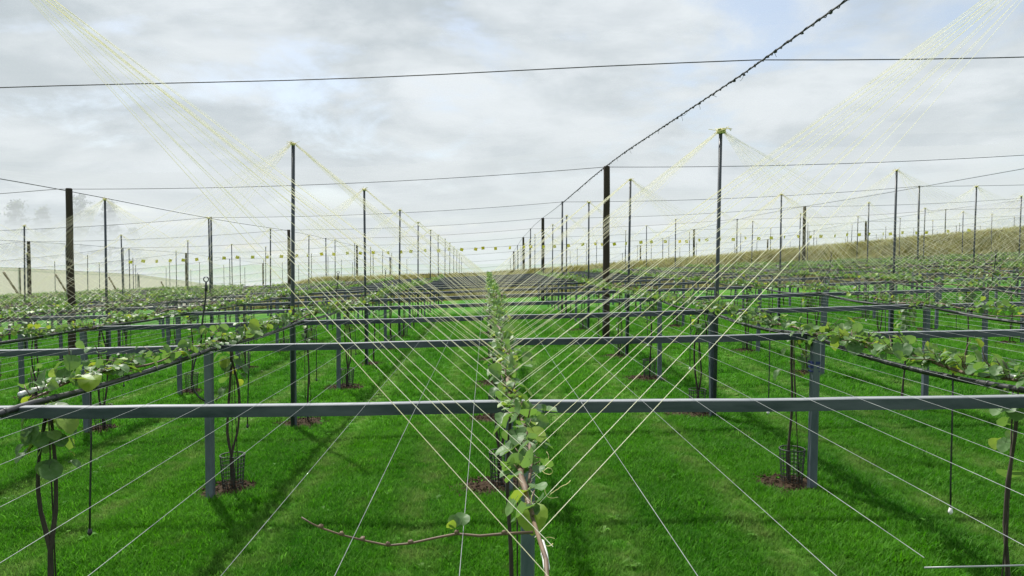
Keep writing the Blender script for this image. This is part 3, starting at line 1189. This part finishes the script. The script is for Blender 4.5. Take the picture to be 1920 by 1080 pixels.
PATCH_POS = []
rng = random.Random(77)
n_v = 0
for k in range(-1, 18):
    for r in range(-16, 14):
        px = row_x(r) + (.17 if r < 0 else -.19 if r > 0 else -.1)
        py = bay_y(k) - SKEW * row_x(r) + .3 + rng.uniform(-.12, .12)
        if k >= 13 and row_x(r) > -24:
            continue
        z = g(px, py)
        if not (in_view((px, py, z + 2.2), 140) or in_view((px, py + 2, z + 2.2), 90) or in_view((px, py - 2, z + 2.2), 60)):
            continue
        n_v += 1
        near = (r == 0 and k <= 1) or (abs(r) == 1 and k in (0, 1))
        if r == 0 and k == -1:
            lab = 'nearest kiwifruit vine at bottom centre, bare arching cane and white sleeve'
        else:
            lab = 'leafy kiwifruit vine, %s, %s plant from the front' % (row_name(r), ORD[max(k, 0) if r else k + 1])
        t = thing('kiwifruit_vine', lab, 'vine', (px, py, z), 'kiwifruit vines')
        sl_y = (g(px, py + 2) - g(px, py - 2)) / 4
        if near:
            y0, y1, dens, cl = -2.0, 2.25, 20, 22
            if (r, k) == (0, -1):
                y0, y1, dens, cl = 1.35, 2.25, 20, 0
                py0 = py
            if (r, k) == (0, 0):
                y0, y1, dens, cl = -2.4, 2.3, 25, 5
            if (r, k) == (-1, 0):
                y0, y1, dens, cl = -.2, 2.2, 15, 42
            if (r, k) == (1, 0):
                y0, y1, dens, cl = -.4, 2.2, 21, 16
            tr, ld, lv = vine_parts(300 + k * 10 + r, y0, y1, dens, cl, (r, k) in ((-1, 0), (0, 1), (-1, 1)), (r, k) != (0, -1), .4 if r == 0 else 1.0, .42 if (r, k) == (-1, 0) else .25)
            if (r, k) == (0, -1):
                ld.tube([(-.03, .5, 2.09), (-.002, 1.0, 2.1), (.04 * math.sin(1.36 * 2.1 + 290), 1.4, 2.11)], [.007, .008, .008], 7)
            if tr.v:
                obj('trunk', tr.mesh('trunk', 'bark'), t)
            obj('leader', ld.mesh('leader', 'cane'), t)
            rl = random.Random(k * 31 + r)
            for p, rot, sz in lv[:290]:
                o = obj('leaf', LEAF_HI[rl.randrange(5)], t)
                bigger = (1.25 if r == 0 else 1.15) * rl.choice((.7, .9, 1.0, 1.1, 1.3))
                o.matrix_local = Matrix.Translation(p) @ rot.to_4x4() @ Matrix.Scale(sz * bigger, 4)
        else:
            v = VARS[rng.randrange(9)]
            flip = rng.random() < .5
            tr = obj('trunk', v[0], t)
            tr.rotation_euler = (0, 0, rng.uniform(0, 6))
            for nm, me in (('leader', v[1]), ('foliage', v[2])):
                o = obj(nm, me, t)
                if flip:
                    o.rotation_euler = (0, 0, math.pi)
                o.scale = (rng.uniform(.85, 1.2) if r else .85, 1, rng.uniform(.97, 1.03))
                if nm == 'foliage':
                    o['kind'] = 'stuff'
        if rng.random() < .22 and r != 0 and k > 0:
            o = obj('white_sleeve', SLEEVE, t, (.02, rng.uniform(-1.6, 1.8), 2.14))
        if k >= 0 and py < 34:
            o = obj('mulch_patch', PATCH[rng.randrange(5)], None, (px - .05, py + .02, z - .004))
            o.rotation_euler = (0, 0, rng.uniform(0, 6))
            s = rng.uniform(.95, 1.4)
            o.scale = (s, s, 1.2)
            PATCH_POS.append((px - .05, py + .02, .36 * s))
            tag(o, 'brown mulch patch under vine, %s, %s from front' % (row_name(r), ORD[k]), 'mulch patch', 'mulch patches under the vines')
        if k >= 0 and py < 34 and (rng.random() < .75 or (r, k) in ((-1, 1), (1, 1), (0, 1), (-1, 3))):
            c = thing('trunk_guard', 'dark mesh guard round trunk, %s, %s from front' % (row_name(r), ORD[k]), 'trunk guard',
                      (px, py, z + .01), 'mesh trunk guards', rng.uniform(0, 6))
            obj('mesh_panel', GUARD, c)
            obj('rim', RIM, c)
        if (r, k) == (0, -1):
            # bare arching cane with a few small leaves
            cp = [unproject(a, b_, 2.72) - Vector((px, py, z)) for a, b_ in
                  ((565, 970), (583, 981), (602, 990), (640, 1003), (680, 1013), (728, 1023), (770, 1019), (820, 1008), (856, 1001), (900, 1005), (945, 1001), (1000, 998))]
            b = MB()
            b.tube(cp, [.003 + .0028 * i / 11 for i in range(12)], 7)
            for i in (2, 3, 4, 5, 6, 8, 10):
                b.lump(tuple(cp[i] + Vector((0, 0, .006))), .011, random.Random(i), 6, 4)
            o = obj('bare_cane', b.mesh('bare_cane', 'cane'), t)
            o['label'] = 'bare brown cane arching out to the left'
            for (a, b_, sz, nz) in ((848, 990, .05, .4), (863, 985, .06, .9), (842, 992, .04, -.2)):
                pos = unproject(a, b_, 2.7) - Vector((px, py, z))
                o = obj('leaf', LEAF_HI[a % 5], t)
                o.matrix_local = Matrix.Translation(pos) @ orient((.2, -.75, nz), (.3, .2, 1)).to_4x4() @ Matrix.Scale(sz, 4)
            s0 = obj('white_sleeve', SLEEVE, t, unproject(1020, 1040, 2.5) - Vector((px, py, z)))
            s0.scale = (.6, .75, .6)
            # curly tails of the tied strings
            rl = random.Random(8)
            for (a, b_, Yd) in ((1012, 868, 3.6), (1006, 880, 3.55), (1020, 905, 3.3), (1030, 930, 3.1), (1040, 1010, 2.7), (1018, 885, 3.4)):
                q = unproject(a, b_, Yd) - Vector((px, py, z))
                d = Vector((rl.uniform(-.3, 1), rl.uniform(-.3, .3), rl.uniform(-.6, .8))).normalized()
                pts = [q]
                curl = rl.uniform(-.5, .5)
                for s in range(9):
                    q = q + d * rl.uniform(.009, .018)
                    d = (Matrix.Rotation(curl + rl.uniform(-.35, .35), 3, 'Y') @ d + Vector((0, rl.uniform(-.2, .2), -.03))).normalized()
                    pts.append(q)
                b = MB()
                b.tube(pts, .0018, 5)
                obj('string_tail', b.mesh('string_tail', 'knot'), t)
        if abs(r) == 1 and k == 0:
            ys_ = (.02, .34) if r < 0 else (.1,)
            for yy in ys_:
                obj('white_sleeve', SLEEVE, t, (-.06 if r < 0 else .02, yy - .1, 2.13))
print('vines', n_v)

# loop of hose beside the left post of the second frame
b = MB()
b.tube([unproject(a, c, 9.3) for a, c in ((368, 668), (362, 690), (360, 712), (364, 732), (372, 744), (384, 752))], .011, 7)
tag(obj('hose_loop', b.mesh('hose_loop', 'pipe')), 'black hose loop hanging left of post at second crossbeam', 'hose')

# ------------------------------------------------------------------ line of yellow tags
ln = thing('tag_line', 'line of small yellow tags strung across the orchard before the sky', 'tag line', (0, 52, 0))


def tag_z(x):
    return 4.12 + .038 * x


b = MB()
b.tube([(x, 0, tag_z(x)) for x in np.arange(-26, 37, 1.0)], .004, 4, False)
obj('cord', b.mesh('cord', 'wire'), ln)
tb = MB()
tb.add([(-.12, -.004, -.2), (.12, .006, -.2), (.12, -.004, .02), (-.12, .004, .02), (-.12, .004, -.2), (.12, .014, -.2), (.12, .004, .02), (-.12, .012, .02)],
       [(0, 1, 2, 3), (7, 6, 5, 4), (0, 4, 5, 1), (2, 6, 7, 3), (1, 5, 6, 2), (0, 3, 7, 4)])
TAG = tb.mesh('yellow_tag', 'tag', False)
rng = random.Random(13)
x = -25.2
while x < 36:
    o = obj('yellow_tag', TAG, ln, (x, 0, tag_z(x) + rng.uniform(-.05, .04)))
    o.rotation_euler = (rng.uniform(-.3, .3), rng.uniform(-.3, .3), rng.uniform(-1.0, 1.0))
    x += rng.choice((.75, .9, .95, 1.0, 1.05, .5, 1.6 if x > 10 else .9))

# ------------------------------------------------------------------ dark cloth edge along the bank top
b = MB()
vs, fs = [], []
xs = np.arange(-24, 84, .6)
rng = random.Random(2)
for i, x in enumerate(xs):
    zt = gb(x, 67.2 - SKEW * x)
    hh = (.3 if -6 < x < 6 else .14) + .05 * mnoise.noise(Vector((x * .6, 0, 0)))
    yy = 67.2 - SKEW * x + .05 * math.sin(x * 2.1)
    vs += [(x, yy - .02, zt - .2), (x, yy - .02, zt + hh), (x, yy + .02, zt + hh), (x, yy + .02, zt - .2)]
for i in range(len(xs) - 1):
    for q in range(4):
        a, c = i * 4 + q, i * 4 + (q + 1) % 4
        fs.append((a, a + 4, c + 4, c))
b.add(vs, fs)
tag(obj('weed_cloth_edge', b.mesh('weed_cloth_edge', 'black_cloth')), 'black cloth edge running along the top of the earth bank', 'ground cloth')

# ------------------------------------------------------------------ trees behind the net
def tree(px, py, Y, wid, label, seed, group='trees behind the net'):
    r = random.Random(seed)
    topp = unproject(px, py, Y)
    z0 = g(topp.x, Y)
    H = topp.z - z0
    t = thing('pine_tree', label, 'tree', (topp.x, Y, z0), group)
    b = MB()
    b.tube([(0, 0, -.5), (.1, 0, H * .3), (-.1, .1, H * .6), (.05, 0, H * .95)], [.5, .38, .24, .06], 9)
    cl = []
    nb = 46
    for i in range(nb):
        f = .28 + .7 * i / nb
        a = i * 2.4 + r.uniform(-.4, .4)
        ln = wid * (1.05 - f) ** .7 * r.uniform(.55, 1.15)
        z = H * f
        e = Vector((ln * math.cos(a), ln * math.sin(a), z + ln * r.uniform(-.05, .3)))
        b.tube([(0, 0, z), tuple(e)], [.09, .03], 5)
        for q in range(5):
            cl.append((Vector((0, 0, z)).lerp(e, r.uniform(.35, 1.05)), r.uniform(.5, 1.1)))
    obj('trunk', b.mesh('trunk', 'bark'), t)
    c = MB()
    for p, rad in cl:
        for q in range(16):
            d = Vector((r.gauss(0, 1), r.gauss(0, 1), r.gauss(0, .6))) * rad * .6
            s = r.uniform(.22, .5)
            rot = Euler((r.uniform(0, 6), r.uniform(0, 6), r.uniform(0, 6))).to_matrix()
            c.add([p + d + rot @ Vector(v) * s for v in ((-.5, 0, 0), (0, -.4, .1), (.6, 0, 0), (0, .4, .1))], [(0, 1, 2, 3)], r.random())
    o = obj('crown', c.mesh('crown', 'tree_leaf', False), t)
    o['kind'] = 'stuff'


tree(28, 372, 175, 6, 'faint tall tree behind the net at the far left edge', 1)
tree(78, 385, 182, 6, 'faint tree behind the net, second from the left edge', 2)
tree(150, 360, 178, 8, 'largest faint tree behind the net, behind the left timber post', 3)
tree(205, 372, 186, 6, 'faint tree behind the net, right of the left timber post', 4)
tree(248, 425, 180, 6, 'lowest faint tree behind the net at left', 5)
tree(1905, 360, 190, 8, 'faint tree behind the net at the right edge', 6)

# ------------------------------------------------------------------ grass
def tuft(seed, nb, rad, h0, h1, wd, mat):
    r = random.Random(seed)
    b = MB()
    for i in range(nb):
        a, q = r.uniform(0, 6.28), rad * math.sqrt(r.random())
        p = Vector((q * math.cos(a), q * math.sin(a), -.01))
        hd = r.uniform(0, 6.28)
        out = Vector((math.cos(hd), math.sin(hd), 0))
        sd = Vector((-out.y, out.x, 0)) * wd * r.uniform(.7, 1.3)
        h = r.uniform(h0, h1)
        bend = r.uniform(.2, 1.0) * h
        m1 = p + Vector((0, 0, h * .6)) + out * bend * .3
        m2 = p + Vector((0, 0, h)) + out * bend
        b.add([p - sd, p + sd, m1 + sd * .8, m1 - sd * .8, m2], [(0, 1, 2, 3), (3, 2, 4)])
    return b.mesh('grass_tuft', mat)


def scatter(name, pts, sizes, tufts, label):
    cl = bpy.data.collections.new(name + '_tufts')
    for i, me in enumerate(tufts):
        cl.objects.link(bpy.data.objects.new('grass_tuft', me))
    me = bpy.data.meshes.new(name)
    me.vertices.add(len(pts))
    me.vertices.foreach_set('co', np.asarray(pts, np.float32).ravel())
    a = me.attributes.new('tsize', 'FLOAT', 'POINT')
    a.data.foreach_set('value', np.asarray(sizes, np.float32))
    me.update()
    o = obj(name, me)
    ng = bpy.data.node_groups.new(name + '_scatter', 'GeometryNodeTree')
    ng.interface.new_socket('Geometry', in_out='INPUT', socket_type='NodeSocketGeometry')
    ng.interface.new_socket('Geometry', in_out='OUTPUT', socket_type='NodeSocketGeometry')
    N = ng.nodes
    gi, go = N.new('NodeGroupInput'), N.new('NodeGroupOutput')
    ci = N.new('GeometryNodeCollectionInfo')
    ci.inputs['Collection'].default_value = cl
    ci.inputs['Separate Children'].default_value = True
    ci.inputs['Reset Children'].default_value = True
    ip = N.new('GeometryNodeInstanceOnPoints')
    ip.inputs['Pick Instance'].default_value = True
    rv = N.new('FunctionNodeRandomValue')
    rv.data_type = 'FLOAT_VECTOR'
    rv.inputs[0].default_value = (-.2, -.2, 0)
    rv.inputs[1].default_value = (.2, .2, 6.283)
    na = N.new('GeometryNodeInputNamedAttribute')
    na.data_type = 'FLOAT'
    na.inputs['Name'].default_value = 'tsize'
    Lk = ng.links
    Lk.new(gi.outputs[0], ip.inputs['Points'])
    Lk.new(ci.outputs[0], ip.inputs['Instance'])
    Lk.new(rv.outputs[0], ip.inputs['Rotation'])
    Lk.new(na.outputs[0], ip.inputs['Scale'])
    Lk.new(ip.outputs[0], go.inputs[0])
    md = o.modifiers.new('scatter', 'NODES')
    md.node_group = ng
    tag(o, label, 'grass', kind='stuff')
    return o


nr = np.random.default_rng(5)
N0 = 170000
u = nr.random(N0)
# density even up to 13 m, then thinning with distance
ya = 6.0 + (u * 0)
ynear = np.sqrt(nr.random(N0 // 2) * (13.5 ** 2 - 6.0 ** 2) + 36)
yfar = 13.5 * (44 / 13.5) ** nr.random(N0 // 2)
yy = np.concatenate([ynear, yfar])
xx = (nr.random(N0 // 2 * 2) * 2 - 1)
xx = xx * (.76 * yy + 1.5) + .035 * yy
keep = np.ones(len(xx), bool)
for (a, b_, rad) in PATCH_POS:
    d2 = (xx - a) ** 2 + (yy - b_) ** 2
    keep &= d2 > (rad * (0.85 + .3 * nr.random(len(xx)))) ** 2
xx, yy = xx[keep], yy[keep]
zz = ground(xx, yy)
uu = ((xx - .3) / 4) % 1
trk = np.clip(1 - np.abs(np.abs(uu - .5) - .21) / .1, 0, 1)
size = nr.uniform(.7, 1.25, len(xx)) * (1 - .35 * trk) * (1 + .35 * (nr.random(len(xx)) > .96)) * np.where(yy > 13.5, 1 + (yy - 13.5) * .03, 1)
clumpn = np.array([mnoise.noise(Vector((a * 1.3, b_ * 1.3, 0))) for a, b_ in zip(xx, yy)])
size *= 1 + .4 * clumpn
scatter('lawn_grass', np.stack([xx, yy, zz], 1), size, [tuft(i, 15, .07, .04, .1, .0042, 'blade') for i in range(8)],
        'short green grass covering the orchard floor')
NB = 26000
bxx = nr.uniform(-23, 62, NB)
byy = 62 + 6.2 * nr.random(NB) - SKEW * bxx
bzz = ground(bxx, byy) + bank(bxx, byy) - .05
scatter('bank_grass', np.stack([bxx, byy, bzz], 1), nr.uniform(.6, 1.5, NB), [tuft(50 + i, 12, .2, .15, .4, .012, 'dry_blade') for i in range(5)],
        'dry straw-coloured grass growing on the earth bank')


def weed(seed):
    r = random.Random(seed)
    b = MB()
    for i in range(9):
        a = i * .7 + r.uniform(-.3, .3)
        out = Vector((math.cos(a), math.sin(a), 0))
        ln, wd, up = r.uniform(.07, .16), r.uniform(.018, .035), r.uniform(.3, .9)
        sd = Vector((-out.y, out.x, 0)) * wd
        p0, p1, p2 = out * .01, out * ln * .55 + Vector((0, 0, ln * up * .7)), out * ln + Vector((0, 0, ln * up * .6))
        b.add([p0 - sd * .2, p0 + sd * .2, p1 + sd, p1 - sd, p2], [(0, 1, 2, 3), (3, 2, 4)])
    return b.mesh('weed', 'blade')


NW = 700
wy = np.sqrt(nr.random(NW) * (24 ** 2 - 36) + 36)
wx = (nr.random(NW) * 2 - 1) * (.76 * wy + 1) + .035 * wy
wz = ground(wx, wy)
scatter('lawn_weeds', np.stack([wx, wy, wz], 1), nr.uniform(.35, .85, NW), [weed(i) for i in range(5)], 'broad-leaved weeds dotted through the lawn')
